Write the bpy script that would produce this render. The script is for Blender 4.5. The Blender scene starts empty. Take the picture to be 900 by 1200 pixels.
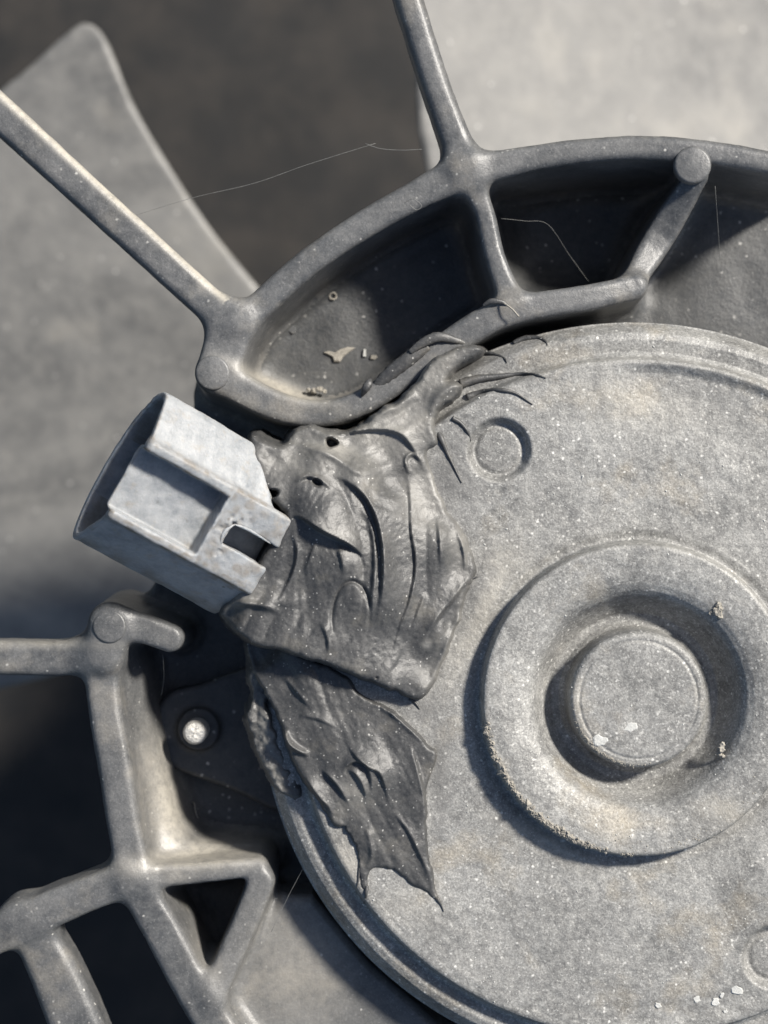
import bpy, math, random
import numpy as np
from mathutils import Vector, Matrix

random.seed(7)
C = bpy.context.scene.collection
SC = bpy.context.scene
S = 0.000125          # metres per working unit (an eighth of a millimetre)
D = 2600.0            # camera height over the motor face, same unit

# ------------------------------------------------------------------ camera
cam_d = bpy.data.cameras.new('camera')
cam = bpy.data.objects.new('camera', cam_d); C.objects.link(cam)
cam.location = (0, 0, D * S)
cam_d.sensor_fit = 'VERTICAL'; cam_d.sensor_height = 24.0; cam_d.sensor_width = 18.0
cam_d.lens = 24.0 * D / 1200.0
cam_d.clip_start = 0.01; cam_d.clip_end = 20.0
cam_d.dof.use_dof = True
cam_d.dof.focus_distance = (D - 10) * S
cam_d.dof.aperture_fstop = (cam_d.lens / 1000.0) / (38 * S)
SC.camera = cam

# ------------------------------------------------------------------ sky and sun
SUN_AZ, SUN_EL = math.radians(36), math.radians(41)
w = bpy.data.worlds.new('World'); SC.world = w; w.use_nodes = True
nt = w.node_tree
bg = nt.nodes['Background']
sky = nt.nodes.new('ShaderNodeTexSky'); sky.sky_type = 'NISHITA'; sky.sun_disc = False
sky.sun_elevation = SUN_EL; sky.sun_rotation = math.pi / 2 - SUN_AZ
sky.air_density = 1.0; sky.dust_density = 1.5
nt.links.new(sky.outputs[0], bg.inputs[0]); bg.inputs[1].default_value = 0.07
sd = bpy.data.lights.new('sun', 'SUN'); sd.energy = 4.8; sd.angle = math.radians(7.0); sd.color = (1.0, 0.95, 0.875)
sun = bpy.data.objects.new('sun', sd); C.objects.link(sun)
dirv = Vector((math.cos(SUN_EL) * math.cos(SUN_AZ), math.cos(SUN_EL) * math.sin(SUN_AZ), math.sin(SUN_EL)))
sun.rotation_euler = dirv.to_track_quat('Z', 'Y').to_euler()
sun.location = dirv * 1.0
SC.view_settings.view_transform = 'Standard'; SC.view_settings.look = 'None'
SC.view_settings.exposure = 0.78; SC.view_settings.gamma = 1.0
SC.view_settings.use_curve_mapping = False

# ------------------------------------------------------------------ numeric helpers
def U(px, py, z=0.0):
    """a point seen at (px, py) lying at height z, in working units"""
    k = (D - z) / D
    return ((px - 450.0) * k, (600.0 - py) * k)

class Noise:
    def __init__(self, seed):
        self.t = np.random.RandomState(seed).rand(64, 64).astype(np.float32) * 2 - 1
    def __call__(self, x, y, scale):
        x = np.asarray(x) / scale + 1000.0; y = np.asarray(y) / scale + 1000.0
        xi = np.floor(x).astype(int); yi = np.floor(y).astype(int)
        fx = x - xi; fy = y - yi
        fx = fx * fx * (3 - 2 * fx); fy = fy * fy * (3 - 2 * fy)
        t = self.t
        a = t[xi % 64, yi % 64]; b = t[(xi + 1) % 64, yi % 64]
        c = t[xi % 64, (yi + 1) % 64]; d = t[(xi + 1) % 64, (yi + 1) % 64]
        return (a * (1 - fx) + b * fx) * (1 - fy) + (c * (1 - fx) + d * fx) * fy
NZ = [Noise(i + 11) for i in range(6)]
def fbm(x, y, scale, octaves=4, s=0):
    v = 0; a = 1.0
    for i in range(octaves):
        v = v + a * NZ[(i + s) % 6](x, y, scale / 2 ** i); a *= 0.5
    return v

def smin(a, b, k):
    h = np.clip(0.5 + 0.5 * (b - a) / k, 0, 1)
    return b * (1 - h) + a * h - k * h * (1 - h)

def sstep(a, b, x):
    t = np.clip((x - a) / (b - a), 0, 1)
    return t * t * (3 - 2 * t)

def poly_sd(x, y, pts):
    """signed distance to a polygon, negative inside"""
    d = np.full(np.broadcast(x, y).shape, 1e12, dtype=np.float32)
    inside = np.zeros(d.shape, dtype=bool)
    n = len(pts)
    for i in range(n):
        ax, ay = pts[i]; bx, by = pts[(i + 1) % n]
        ex, ey = bx - ax, by - ay
        wx, wy = x - ax, y - ay
        t = np.clip((wx * ex + wy * ey) / (ex * ex + ey * ey + 1e-9), 0, 1)
        d = np.minimum(d, (wx - ex * t) ** 2 + (wy - ey * t) ** 2)
        c = ((ay > y) != (by > y)) & (x < (bx - ax) * (y - ay) / (by - ay + 1e-12) + ax)
        inside ^= c
    d = np.sqrt(d)
    return np.where(inside, -d, d)

def smooth_line(pts, n=6, closed=False):
    """Catmull-Rom through tuples of any length"""
    P = [np.array(p, float) for p in pts]
    out = []
    m = len(P)
    rng = range(m if closed else m - 1)
    for i in rng:
        if closed:
            p0, p1, p2, p3 = P[(i - 1) % m], P[i], P[(i + 1) % m], P[(i + 2) % m]
        else:
            p0, p1, p2, p3 = P[max(i - 1, 0)], P[i], P[i + 1], P[min(i + 2, m - 1)]
        for j in range(n):
            t = j / n
            out.append(0.5 * ((2 * p1) + (p2 - p0) * t + (2 * p0 - 5 * p1 + 4 * p2 - p3) * t * t + (3 * p1 - p0 - 3 * p2 + p3) * t ** 3))
    if not closed:
        out.append(P[-1])
    return [tuple(p) for p in out]

def line_field(x, y, pts):
    """nearest point of a polyline: distance, side (+ left of travel), parameter 0..1, extra columns interpolated"""
    pts = np.array(pts, float)
    seg = np.hypot(*(pts[1:, :2] - pts[:-1, :2]).T)
    cum = np.concatenate([[0], np.cumsum(seg)]); tot = cum[-1] + 1e-9
    shp = np.broadcast(x, y).shape
    best = np.full(shp, 1e12, dtype=np.float32)
    side = np.ones(shp, dtype=np.float32); par = np.zeros(shp, dtype=np.float32)
    ncol = pts.shape[1] - 2
    ex = [np.zeros(shp, dtype=np.float32) for _ in range(ncol)]
    for i in range(len(pts) - 1):
        ax, ay = pts[i, :2]; bx, by = pts[i + 1, :2]
        dx, dy = bx - ax, by - ay
        wx, wy = x - ax, y - ay
        t = np.clip((wx * dx + wy * dy) / (dx * dx + dy * dy + 1e-9), 0, 1)
        d = (wx - dx * t) ** 2 + (wy - dy * t) ** 2
        m = d < best
        best = np.where(m, d, best)
        side = np.where(m, np.where(dx * wy - dy * wx > 0, 1.0, -1.0), side)
        par = np.where(m, (cum[i] + t * seg[i]) / tot, par)
        for c in range(ncol):
            ex[c] = np.where(m, pts[i, 2 + c] * (1 - t) + pts[i + 1, 2 + c] * t, ex[c])
    return np.sqrt(best), side, par, ex

# ------------------------------------------------------------------ solids from distance fields
class Wall:
    """a wall or rod along a path of (px, py, top, half width)"""
    def __init__(self, name, pts, bot, rnd=8, draft=0.0, k=14, smooth=5):
        self.name = name; self.bot = bot; self.rnd = rnd; self.draft = draft; self.k = k
        q = [(*U(p[0], p[1], p[2]), p[2], p[3]) for p in pts]
        self.pts = smooth_line(q, smooth) if smooth > 1 and len(q) > 2 else q
        a = np.array(self.pts)
        m = a[:, 3].max() + draft * 200 + 34
        self.box = (a[:, 0].min() - m, a[:, 0].max() + m, a[:, 1].min() - m, a[:, 1].max() + m)
    def ev(self, x, y, z):
        d, _, _, (zt, hw) = line_field(x, y, self.pts)
        r = np.minimum(self.rnd, hw)
        q1 = d - hw - self.draft * np.maximum(zt - z, 0) + r
        q2 = np.maximum(z - zt, self.bot - z) + r
        return np.minimum(np.maximum(q1, q2), 0) + np.sqrt(np.maximum(q1, 0) ** 2 + np.maximum(q2, 0) ** 2) - r

class Slab:
    cut = False
    def __init__(self, name, poly, top, thick, zref=None, rnd=4, k=14, slope=None):
        self.name = name; self.k = k; self.rnd = rnd; self.top = top; self.thick = thick; self.slope = slope
        self.poly = [U(p[0], p[1], top if zref is None else zref) for p in poly]
        a = np.array(self.poly)
        self.box = (a[:, 0].min() - 30, a[:, 0].max() + 30, a[:, 1].min() - 30, a[:, 1].max() + 30)
    def ev(self, x, y, z):
        d = poly_sd(x, y, self.poly)
        top = self.top
        if self.slope is not None:
            top = self.slope(x, y)
        q1 = d + self.rnd; q2 = np.maximum(z - top, top - self.thick - z) + self.rnd
        return np.minimum(np.maximum(q1, q2), 0) + np.sqrt(np.maximum(q1, 0) ** 2 + np.maximum(q2, 0) ** 2) - self.rnd

def surface_net(F, o, h):
    nx, ny, nz = F.shape
    I = F < 0
    c = I[:-1, :-1, :-1].astype(np.uint8)
    for dx in (0, 1):
        for dy in (0, 1):
            for dz in (0, 1):
                if dx or dy or dz:
                    c += I[dx:nx - 1 + dx, dy:ny - 1 + dy, dz:nz - 1 + dz]
    mask = (c > 0) & (c < 8)
    cells = np.argwhere(mask)
    idx = np.full(mask.shape, -1, dtype=np.int64); idx[mask] = np.arange(len(cells))
    acc = np.zeros((len(cells), 3)); cnt = np.zeros(len(cells))
    cor = [(a, b, d) for a in (0, 1) for b in (0, 1) for d in (0, 1)]
    for A in cor:
        for ax in range(3):
            if A[ax] == 0:
                B = list(A); B[ax] = 1
                fa = F[cells[:, 0] + A[0], cells[:, 1] + A[1], cells[:, 2] + A[2]]
                fb = F[cells[:, 0] + B[0], cells[:, 1] + B[1], cells[:, 2] + B[2]]
                m = (fa < 0) != (fb < 0)
                t = np.where(m, fa / np.where(m, fa - fb, 1), 0)
                p = np.array(A, float)[None, :].repeat(len(cells), 0); p[:, ax] += t
                acc += p * m[:, None]; cnt += m
    V = np.array(o)[None, :] + (cells + acc / cnt[:, None]) * h
    quads = []
    for ax in range(3):
        a0 = [slice(1, -1)] * 3; a0[ax] = slice(0, -1); a1 = [slice(1, -1)] * 3; a1[ax] = slice(1, None)
        A = I[tuple(a0)]; B = I[tuple(a1)]
        e = np.argwhere(A != B)
        off = [1, 1, 1]; off[ax] = 0
        g = e + np.array(off)
        s = A[e[:, 0], e[:, 1], e[:, 2]]
        u, v = (ax + 1) % 3, (ax + 2) % 3
        ids = []
        for du, dv in ((-1, -1), (0, -1), (0, 0), (-1, 0)):
            q = g.copy(); q[:, u] += du; q[:, v] += dv
            ids.append(idx[q[:, 0], q[:, 1], q[:, 2]])
        q = np.stack(ids, 1)
        q[~s] = q[~s][:, ::-1]
        quads.append(q)
    Q = np.concatenate(quads); Q = Q[(Q >= 0).all(1)]
    return V, Q

def vertex_normals(V, Q):
    n = np.cross(V[Q[:, 2]] - V[Q[:, 0]], V[Q[:, 3]] - V[Q[:, 1]])
    N = np.zeros_like(V)
    for i in range(4):
        for c in range(3):
            N[:, c] += np.bincount(Q[:, i], n[:, c], len(V))
    return N / (np.linalg.norm(N, axis=1)[:, None] + 1e-12)

def solid(prims, box, step, bump=None):
    x = np.arange(box[0], box[1], step, dtype=np.float32); y = np.arange(box[2], box[3], step, dtype=np.float32)
    z = np.arange(box[4], box[5], step, dtype=np.float32)
    F = np.full((len(x), len(y), len(z)), 60.0, dtype=np.float32)
    for p in prims:
        i0 = max(0, int((p.box[0] - box[0]) / step)); i1 = min(len(x), int((p.box[1] - box[0]) / step) + 2)
        j0 = max(0, int((p.box[2] - box[2]) / step)); j1 = min(len(y), int((p.box[3] - box[2]) / step) + 2)
        if i1 <= i0 or j1 <= j0:
            continue
        f = p.ev(x[i0:i1, None, None], y[None, j0:j1, None], z[None, None, :]).astype(np.float32)
        if getattr(p, 'cut', False):
            F[i0:i1, j0:j1] = -smin(-F[i0:i1, j0:j1], f, p.k)
        else:
            F[i0:i1, j0:j1] = smin(F[i0:i1, j0:j1], f, p.k)
    if bump is not None:
        F += bump(x[:, None, None], y[None, :, None], z[None, None, :]).astype(np.float32)
    F[0] = F[-1] = 5; F[:, 0] = F[:, -1] = 5; F[:, :, 0] = F[:, :, -1] = 5
    V, Q = surface_net(F, (box[0], box[2], box[4]), step)
    return V, Q, vertex_normals(V, Q)

def mesh_obj(name, V, Q, N=None, mat=None, parent=None, attrs=None, origin=None):
    """one mesh object; V in working units, parent's location subtracted"""
    V = np.asarray(V, float)
    L = np.array(parent_loc(parent)) / S if parent is not None else (np.array(origin) if origin is not None else np.zeros(3))
    me = bpy.data.meshes.new(name)
    Q = np.asarray(Q)
    k = Q.shape[1]
    me.vertices.add(len(V)); me.vertices.foreach_set('co', ((V - L) * S).astype(np.float32).ravel())
    me.loops.add(len(Q) * k); me.loops.foreach_set('vertex_index', Q.astype(np.int32).ravel())
    me.polygons.add(len(Q)); me.polygons.foreach_set('loop_start', np.arange(0, len(Q) * k, k, dtype=np.int32))
    me.update(calc_edges=True)
    me.polygons.foreach_set('use_smooth', np.ones(len(Q), dtype=bool))
    if attrs:
        for an, arr in attrs.items():
            at = me.attributes.new(an, 'FLOAT', 'POINT'); at.data.foreach_set('value', np.asarray(arr, dtype=np.float32))
    if N is not None:
        me.normals_split_custom_set_from_vertices(N.astype(np.float32).tolist())
    if mat: me.materials.append(mat)
    ob = bpy.data.objects.new(name, me); C.objects.link(ob)
    if parent is not None: ob.parent = parent
    elif origin is not None: ob.location = tuple(np.array(origin) * S)
    return ob

def parent_loc(p):
    l = Vector((0, 0, 0))
    while p is not None:
        l += p.location; p = p.parent
    return l

def subset(V, Q, N, sel, attrs=None):
    q = Q[sel]; u, inv = np.unique(q, return_inverse=True)
    a = {k: v[u] for k, v in (attrs or {}).items()}
    return V[u], inv.reshape(q.shape), (N[u] if N is not None else None), a

def thing(name, label, cat, loc=(0, 0, 0), group=None):
    o = bpy.data.objects.new(name, None); C.objects.link(o)
    o.location = tuple(c * S for c in loc); o.empty_display_size = 0.005
    o['label'] = label; o['category'] = cat
    if group: o['group'] = group
    return o

def tube(name, pts, mat, parent=None, seg=8, flat=1.0, sub=6, wob=0.0, origin=None):
    """tapered strand along (x, y, z, r) in working units"""
    P = np.array(smooth_line(pts, sub) if len(pts) > 2 else pts)
    n = len(P); T = np.gradient(P[:, :3], axis=0); T /= np.linalg.norm(T, axis=1)[:, None] + 1e-9
    up = np.array([0, 0, 1.0]); A = np.cross(T, up); A /= np.linalg.norm(A, axis=1)[:, None] + 1e-9
    B = np.cross(A, T)
    V = []
    for i in range(n):
        for j in range(seg):
            a = 2 * math.pi * j / seg
            r = P[i, 3] * (1 + wob * math.sin(i * 1.7 + j * 2.3))
            V.append(P[i, :3] + A[i] * math.cos(a) * r + B[i] * math.sin(a) * r * flat)
    Q = [(i * seg + j, i * seg + (j + 1) % seg, (i + 1) * seg + (j + 1) % seg, (i + 1) * seg + j) for i in range(n - 1) for j in range(seg)]
    V.append(P[0, :3]); V.append(P[-1, :3])
    for j in range(seg):
        Q.append((n * seg, (j + 1) % seg, j, n * seg)); Q.append((n * seg + 1, (n - 1) * seg + j, (n - 1) * seg + (j + 1) % seg, n * seg + 1))
    V = np.array(V)
    me_q = [q for q in Q[:-2 * seg]]
    tri = Q[-2 * seg:]
    L = np.array(parent_loc(parent)) / S if parent is not None else (np.array(origin) if origin is not None else np.zeros(3))
    me = bpy.data.meshes.new(name)
    me.from_pydata([tuple((v - L) * S) for v in V], [], [tuple(int(a) for a in q) for q in me_q] + [tuple(int(a) for a in q[:3]) for q in tri])
    me.polygons.foreach_set('use_smooth', [True] * len(me.polygons)); me.update()
    if mat: me.materials.append(mat)
    ob = bpy.data.objects.new(name, me); C.objects.link(ob)
    if parent is not None: ob.parent = parent
    elif origin is not None: ob.location = tuple(np.array(origin) * S)
    return ob

# ------------------------------------------------------------------ materials
def mat(name, cols, patch=60, grain=6, rough=(0.5, 0.75), metal=0.0, speck=0.0, speck_col=(0.75, 0.74, 0.70), speck_size=4.0,
        dirt_col=(0.36, 0.335, 0.285), bump=0.5, bump_scale=4, spec=0.5, tint=None, tint_amt=0.0, tint_scale=120, grain_amt=0.5, blotch=0.0, scratch=0.0, micro=0.0, warp=0.0):
    m = bpy.data.materials.new(name); m.use_nodes = True
    nt = m.node_tree; N = nt.nodes; Lk = nt.links.new
    bs = N['Principled BSDF']
    tc = N.new('ShaderNodeTexCoord'); mp = N.new('ShaderNodeMapping'); mp.inputs['Scale'].default_value = (1 / S,) * 3
    Lk(tc.outputs['Object'], mp.inputs[0])
    def noise(size, det=5, r=0.6, dist=0.0):
        n = N.new('ShaderNodeTexNoise'); n.inputs['Scale'].default_value = 1.0 / size; n.inputs['Detail'].default_value = det
        n.inputs['Roughness'].default_value = r; n.inputs['Distortion'].default_value = dist
        Lk(mp.outputs[0], n.inputs['Vector']); return n.outputs[0]
    def ramp(src, a, b, ca=(0, 0, 0, 1), cb=(1, 1, 1, 1)):
        r = N.new('ShaderNodeValToRGB'); r.color_ramp.elements[0].position = a; r.color_ramp.elements[1].position = b
        r.color_ramp.elements[0].color = ca; r.color_ramp.elements[1].color = cb
        Lk(src, r.inputs[0]); return r.outputs[0]
    def mix(fac, a, b, typ='MIX'):
        x = N.new('ShaderNodeMix'); x.data_type = 'RGBA'; x.blend_type = typ
        if isinstance(fac, float): x.inputs[0].default_value = fac
        else: Lk(fac, x.inputs[0])
        for s, i in ((a, 6), (b, 7)):
            if isinstance(s, tuple): x.inputs[i].default_value = (*s[:3], 1)
            else: Lk(s, x.inputs[i])
        return x.outputs[2]
    def mul(a, b, op='MULTIPLY'):
        x = N.new('ShaderNodeMath'); x.operation = op
        for s, i in ((a, 0), (b, 1)):
            if isinstance(s, float): x.inputs[i].default_value = s
            else: Lk(s, x.inputs[i])
        return x.outputs[0]
    big = noise(patch, 6, 0.62, warp)
    fine = noise(grain, 4, 0.7)
    col = mix(ramp(big, 0.38, 0.62), cols[0], cols[1])
    g = ramp(fine, 0.40, 0.64)
    col = mix(mul(g, grain_amt), col, cols[2])
    if tint is not None:
        col = mix(mul(ramp(noise(tint_scale, 5, 0.6), 0.55, 0.72), tint_amt), col, tint)
    if blotch > 0:
        bl = ramp(noise(130, 6, 0.65, 0.8), 0.34, 0.66, (1 - 0.42 * blotch,) * 3 + (1,), (1 + 0.0 * blotch,) * 3 + (1,))
        col = mix(1.0, col, bl, 'MULTIPLY')
        st = ramp(noise(17, 6, 0.75, 1.5), 0.56, 0.68)
        col = mix(mul(st, 0.35 * blotch), col, tuple(min(1, c * 1.15) for c in cols[2]))
    if micro > 0:
        mc = ramp(noise(2.6, 3, 0.8), 0.36, 0.64, (1 - micro,) * 3 + (1,), (1.0, 1.0, 1.0, 1))
        col = mix(1.0, col, mc, 'MULTIPLY')
        mh = ramp(noise(3.4, 2, 0.6), 0.60, 0.70)
        col = mix(mul(mh, micro * 0.9), col, tuple(min(1, c * 1.35) for c in cols[2]))
    if scratch > 0:
        for ang_, sz in ((0.6, 1.0), (2.1, 1.4), (1.3, 0.8)):
            mp2 = N.new('ShaderNodeMapping'); mp2.inputs['Rotation'].default_value = (0, 0, ang_); mp2.inputs['Scale'].default_value = (0.9 / sz, 0.035 / sz, 0.3)
            Lk(mp.outputs[0], mp2.inputs[0])
            n2 = N.new('ShaderNodeTexNoise'); n2.inputs['Scale'].default_value = 0.5; n2.inputs['Detail'].default_value = 2; n2.inputs['Distortion'].default_value = 0.25
            Lk(mp2.outputs[0], n2.inputs['Vector'])
            gate = ramp(noise(60 * sz, 3), 0.5, 0.62)
            col = mix(mul(mul(ramp(n2.outputs[0], 0.66, 0.72), gate), scratch), col, tuple(min(1, c * 1.5) for c in cols[2]))
    if speck > 0:
        v = N.new('ShaderNodeTexVoronoi'); v.inputs['Scale'].default_value = 1 / speck_size
        wv = N.new('ShaderNodeVectorMath'); wv.operation = 'ADD'
        nn = N.new('ShaderNodeTexNoise'); nn.inputs['Scale'].default_value = 0.25
        Lk(mp.outputs[0], nn.inputs['Vector'])
        sc = N.new('ShaderNodeVectorMath'); sc.operation = 'SCALE'; sc.inputs['Scale'].default_value = 3.0
        Lk(nn.outputs['Color'], sc.inputs[0]); Lk(mp.outputs[0], wv.inputs[0]); Lk(sc.outputs[0], wv.inputs[1]); Lk(wv.outputs[0], v.inputs['Vector'])
        near = ramp(v.outputs['Distance'], 0.12, 0.34, (1, 1, 1, 1), (0, 0, 0, 1))
        cs = N.new('ShaderNodeSeparateColor'); Lk(v.outputs['Color'], cs.inputs[0])
        pick = ramp(cs.outputs[0], 1 - speck - 0.02, 1 - speck + 0.03)
        clus = ramp(noise(45, 3), 0.38, 0.62)
        col = mix(mul(mul(near, pick), mul(mul(clus, 0.7), 0.2, 'ADD')), col, speck_col)
    at = N.new('ShaderNodeAttribute'); at.attribute_name = 'dirt'  # mask of dirt, also carrying painted light and shade
    dn = ramp(noise(9, 5, 0.7), 0.25, 0.6)
    dfac = mul(at.outputs['Fac'], mul(mul(dn, 0.6), 0.45, 'ADD'))
    cl = N.new('ShaderNodeClamp'); Lk(dfac, cl.inputs[0])
    col = mix(cl.outputs[0], col, dirt_col)
    at2 = N.new('ShaderNodeAttribute'); at2.attribute_name = 'smear_shade'
    sm = mul(at2.outputs['Fac'], mul(mul(ramp(noise(22, 5, 0.6), 0.3, 0.6), 0.5), 0.5, 'ADD'))
    col = mix(sm, col, (0.085, 0.083, 0.08))
    Lk(col, bs.inputs['Base Color'])
    rr = N.new('ShaderNodeMapRange'); rr.inputs['To Min'].default_value = rough[0]; rr.inputs['To Max'].default_value = rough[1]
    Lk(big, rr.inputs[0]); Lk(rr.outputs[0], bs.inputs['Roughness'])
    bs.inputs['Metallic'].default_value = metal
    bs.inputs['Specular IOR Level'].default_value = spec
    b = N.new('ShaderNodeBump'); b.inputs['Strength'].default_value = bump; b.inputs['Distance'].default_value = S * 2.0
    hh = mul(mul(noise(bump_scale, 4, 0.65), 1.0), mul(noise(bump_scale * 5, 4, 0.6), 1.4), 'ADD')
    Lk(hh, b.inputs['Height']); Lk(b.outputs[0], bs.inputs['Normal'])
    return m

M = {}
M['motor'] = mat('galvanised_motor_metal', [(0.20, 0.198, 0.19), (0.30, 0.296, 0.282), (0.43, 0.425, 0.40)], patch=48, grain=9, rough=(0.42, 0.68), metal=0.12,
                 speck=0.17, speck_col=(0.64, 0.63, 0.59), speck_size=6, tint=(0.37, 0.325, 0.25), tint_amt=0.75, tint_scale=110, bump=0.42, bump_scale=4.5, grain_amt=0.65, blotch=0.8, scratch=0.1, micro=0.46, warp=0.5)
M['plastic'] = mat('dusty_black_plastic', [(0.072, 0.075, 0.078), (0.118, 0.119, 0.119), (0.19, 0.187, 0.18)], patch=80, grain=12, rough=(0.30, 0.56),
                   speck=0.06, speck_col=(0.42, 0.41, 0.38), speck_size=6, tint=(0.27, 0.25, 0.215), tint_amt=0.6, tint_scale=70, bump=0.22, bump_scale=4, grain_amt=0.4, blotch=0.6, scratch=0.08, micro=0.28, warp=0.4)
M['seal'] = mat('grey_black_sealant', [(0.036, 0.037, 0.038), (0.056, 0.056, 0.055), (0.095, 0.093, 0.09)], patch=46, grain=5, rough=(0.36, 0.6),
                speck=0.11, speck_col=(0.46, 0.45, 0.42), speck_size=4, bump=0.3, bump_scale=4, grain_amt=0.4, tint=(0.16, 0.148, 0.125), tint_amt=0.5, tint_scale=45, dirt_col=(0.235, 0.226, 0.205), micro=0.3)
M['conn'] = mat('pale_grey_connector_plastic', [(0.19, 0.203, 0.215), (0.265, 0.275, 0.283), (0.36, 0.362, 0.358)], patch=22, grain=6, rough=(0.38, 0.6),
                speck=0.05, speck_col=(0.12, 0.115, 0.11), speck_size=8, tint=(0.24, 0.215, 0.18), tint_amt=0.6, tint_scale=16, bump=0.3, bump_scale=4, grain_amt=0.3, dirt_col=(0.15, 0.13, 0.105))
M['blade'] = mat('dusty_fan_plastic', [(0.082, 0.081, 0.078), (0.15, 0.147, 0.138), (0.235, 0.226, 0.205)], patch=300, grain=38, rough=(0.4, 0.65),
                 speck=0.035, speck_col=(0.62, 0.60, 0.56), speck_size=11, bump=0.25, bump_scale=10, grain_amt=0.3, warp=0.6, tint=(0.29, 0.27, 0.23), tint_amt=0.35, tint_scale=150)
M['floor'] = mat('dusty_floor_plastic_with_shade', [(0.034, 0.036, 0.038), (0.055, 0.056, 0.056), (0.095, 0.093, 0.088)], patch=50, grain=8, rough=(0.4, 0.62),
                 speck=0.12, speck_col=(0.36, 0.35, 0.33), speck_size=8, bump=0.4, bump_scale=4, grain_amt=0.35)  # pocket shade put into the base colour, darker than the shroud plastic
M['ground'] = mat('dark_grimy_ground', [(0.0008, 0.0008, 0.0008), (0.005, 0.0046, 0.0042), (0.040, 0.032, 0.0245)], patch=230, grain=120, rough=(0.6, 0.9), bump=0.3, bump_scale=30, grain_amt=0.42, warp=0.8, blotch=1.0)
M['stud'] = mat('bright_worn_steel', [(0.45, 0.43, 0.39), (0.6, 0.58, 0.53), (0.75, 0.74, 0.7)], patch=9, grain=4, rough=(0.35, 0.6), metal=0.35, bump=0.8, bump_scale=3)
M['conn'].node_tree.nodes['Principled BSDF'].inputs['Subsurface Weight'].default_value = 0.8
M['conn'].node_tree.nodes['Principled BSDF'].inputs['Subsurface Scale'].default_value = 8 * S
M['conn'].node_tree.nodes['Principled BSDF'].inputs['Subsurface Radius'].default_value = (0.9, 1.0, 1.1)
M['crumb'] = mat('dry_mud', [(0.20, 0.185, 0.16), (0.28, 0.26, 0.22), (0.38, 0.355, 0.31)], patch=8, grain=3, rough=(0.8, 0.95), bump=0.8, bump_scale=2)
M['fleck'] = mat('white_fleck', [(0.33, 0.33, 0.315), (0.42, 0.42, 0.40), (0.52, 0.52, 0.49)], patch=8, grain=3, rough=(0.6, 0.8), bump=0.4, bump_scale=3)
M['web'] = mat('pale_thread', [(0.10, 0.10, 0.095), (0.14, 0.14, 0.13), (0.2, 0.2, 0.19)], patch=20, grain=8, rough=(0.6, 0.8), bump=0.0)
M['black'] = mat('deep_black_plastic', [(0.03, 0.032, 0.034), (0.045, 0.046, 0.048), (0.07, 0.07, 0.07)], patch=60, grain=10, rough=(0.4, 0.6), speck=0.06, speck_size=8, bump=0.3)

# ------------------------------------------------------------------ the ground far below
gx = np.linspace(-9000, 9000, 61); GX, GY = np.meshgrid(gx, gx, indexing='ij')
GZ = -1900 + 22 * fbm(GX, GY, 260, 3) + 8 * fbm(GX, GY, 70, 2)
V = np.stack([GX.ravel(), GY.ravel(), GZ.ravel()], 1)
ii = np.arange(60)[:, None] * 61 + np.arange(60)[None, :]; ii = ii.ravel()
Q = np.stack([ii, ii + 61, ii + 62, ii + 1], 1)
g = mesh_obj('ground', V, Q, None, M['ground']); g['kind'] = 'structure'

# ------------------------------------------------------------------ fan behind
MC = (746 - 450.0, 600 - 818.0)      # motor axis
fan = thing('cooling_fan', 'dusty grey plastic cooling fan behind the black shroud, two wide blades in view', 'fan', (MC[0], MC[1], -560))
class Blade:
    k = 2
    def __init__(self, poly, zf, thick):
        self.poly = poly; self.zf = zf; self.th = thick
        a = np.array(poly); self.box = (a[:, 0].min() - 30, a[:, 0].max() + 30, a[:, 1].min() - 30, a[:, 1].max() + 30)
    def ev(self, x, y, z):
        r = 7.0
        d = poly_sd(x, y, self.poly)
        q1 = d + r; q2 = np.abs(z - self.zf(x, y)) * 0.93 - self.th + r
        return np.minimum(np.maximum(q1, q2), 0) + np.sqrt(np.maximum(q1, 0) ** 2 + np.maximum(q2, 0) ** 2) - r
ZB = -980
def blade(poly_px, zf, label):
    poly = smooth_line([U(p[0], p[1], ZB) for p in poly_px], 5, closed=True)
    b = Blade(poly, zf, 8)
    V, Q, N = solid([b], (b.box[0], b.box[1], b.box[2], b.box[3], ZB - 190, ZB + 150), 6.0)
    o = mesh_obj('blade', V, Q, N, M['blade'], fan); o['label'] = label
    return o
SX, SY = math.cos(SUN_AZ), math.sin(SUN_AZ)
def z1(x, y):
    u = (x + 450) * SX + (y - 200) * SY
    return ZB + 0.06 * u + 14 * np.sin((x - y) / 300.0)
def z2(x, y):
    u = (x - 150) * SX + (y - 500) * SY
    return ZB + 10 - 0.16 * u + 8 * np.sin((x + y) / 260.0)
blade([(-90, 190), (-20, 128), (40, 80), (84, 42), (106, 32), (128, 52), (160, 128), (205, 205), (250, 272), (305, 340), (370, 420), (430, 520), (430, 700), (330, 790), (150, 772), (-90, 768)], z1, 'grey blade with a rounded pointed tip')
blade([(455, -70), (476, 0), (487, 70), (489, 140), (502, 212), (530, 300), (600, 420), (900, 420), (1010, 330), (1010, -70)], z2, 'paler sunlit blade with a bright edge')
# hub, unseen under the motor, widened to shade the ground at lower left
n = 96; rr = [0, 415, 432, 440, 440]; zz = [-330, -330, -334, -346, -1120]
V = []; Q = []
for r, z in zip(rr, zz):
    for j in range(n):
        a = 2 * math.pi * j / n; V.append((MC[0] + r * math.cos(a), MC[1] + r * math.sin(a), z))
for i in range(len(rr) - 1):
    for j in range(n):
        Q.append((i * n + j, (i + 1) * n + j, (i + 1) * n + (j + 1) % n, i * n + (j + 1) % n))
V = np.array(V); Q = np.array(Q)
mesh_obj('hub', V, Q, None, M['blade'], fan)

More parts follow.
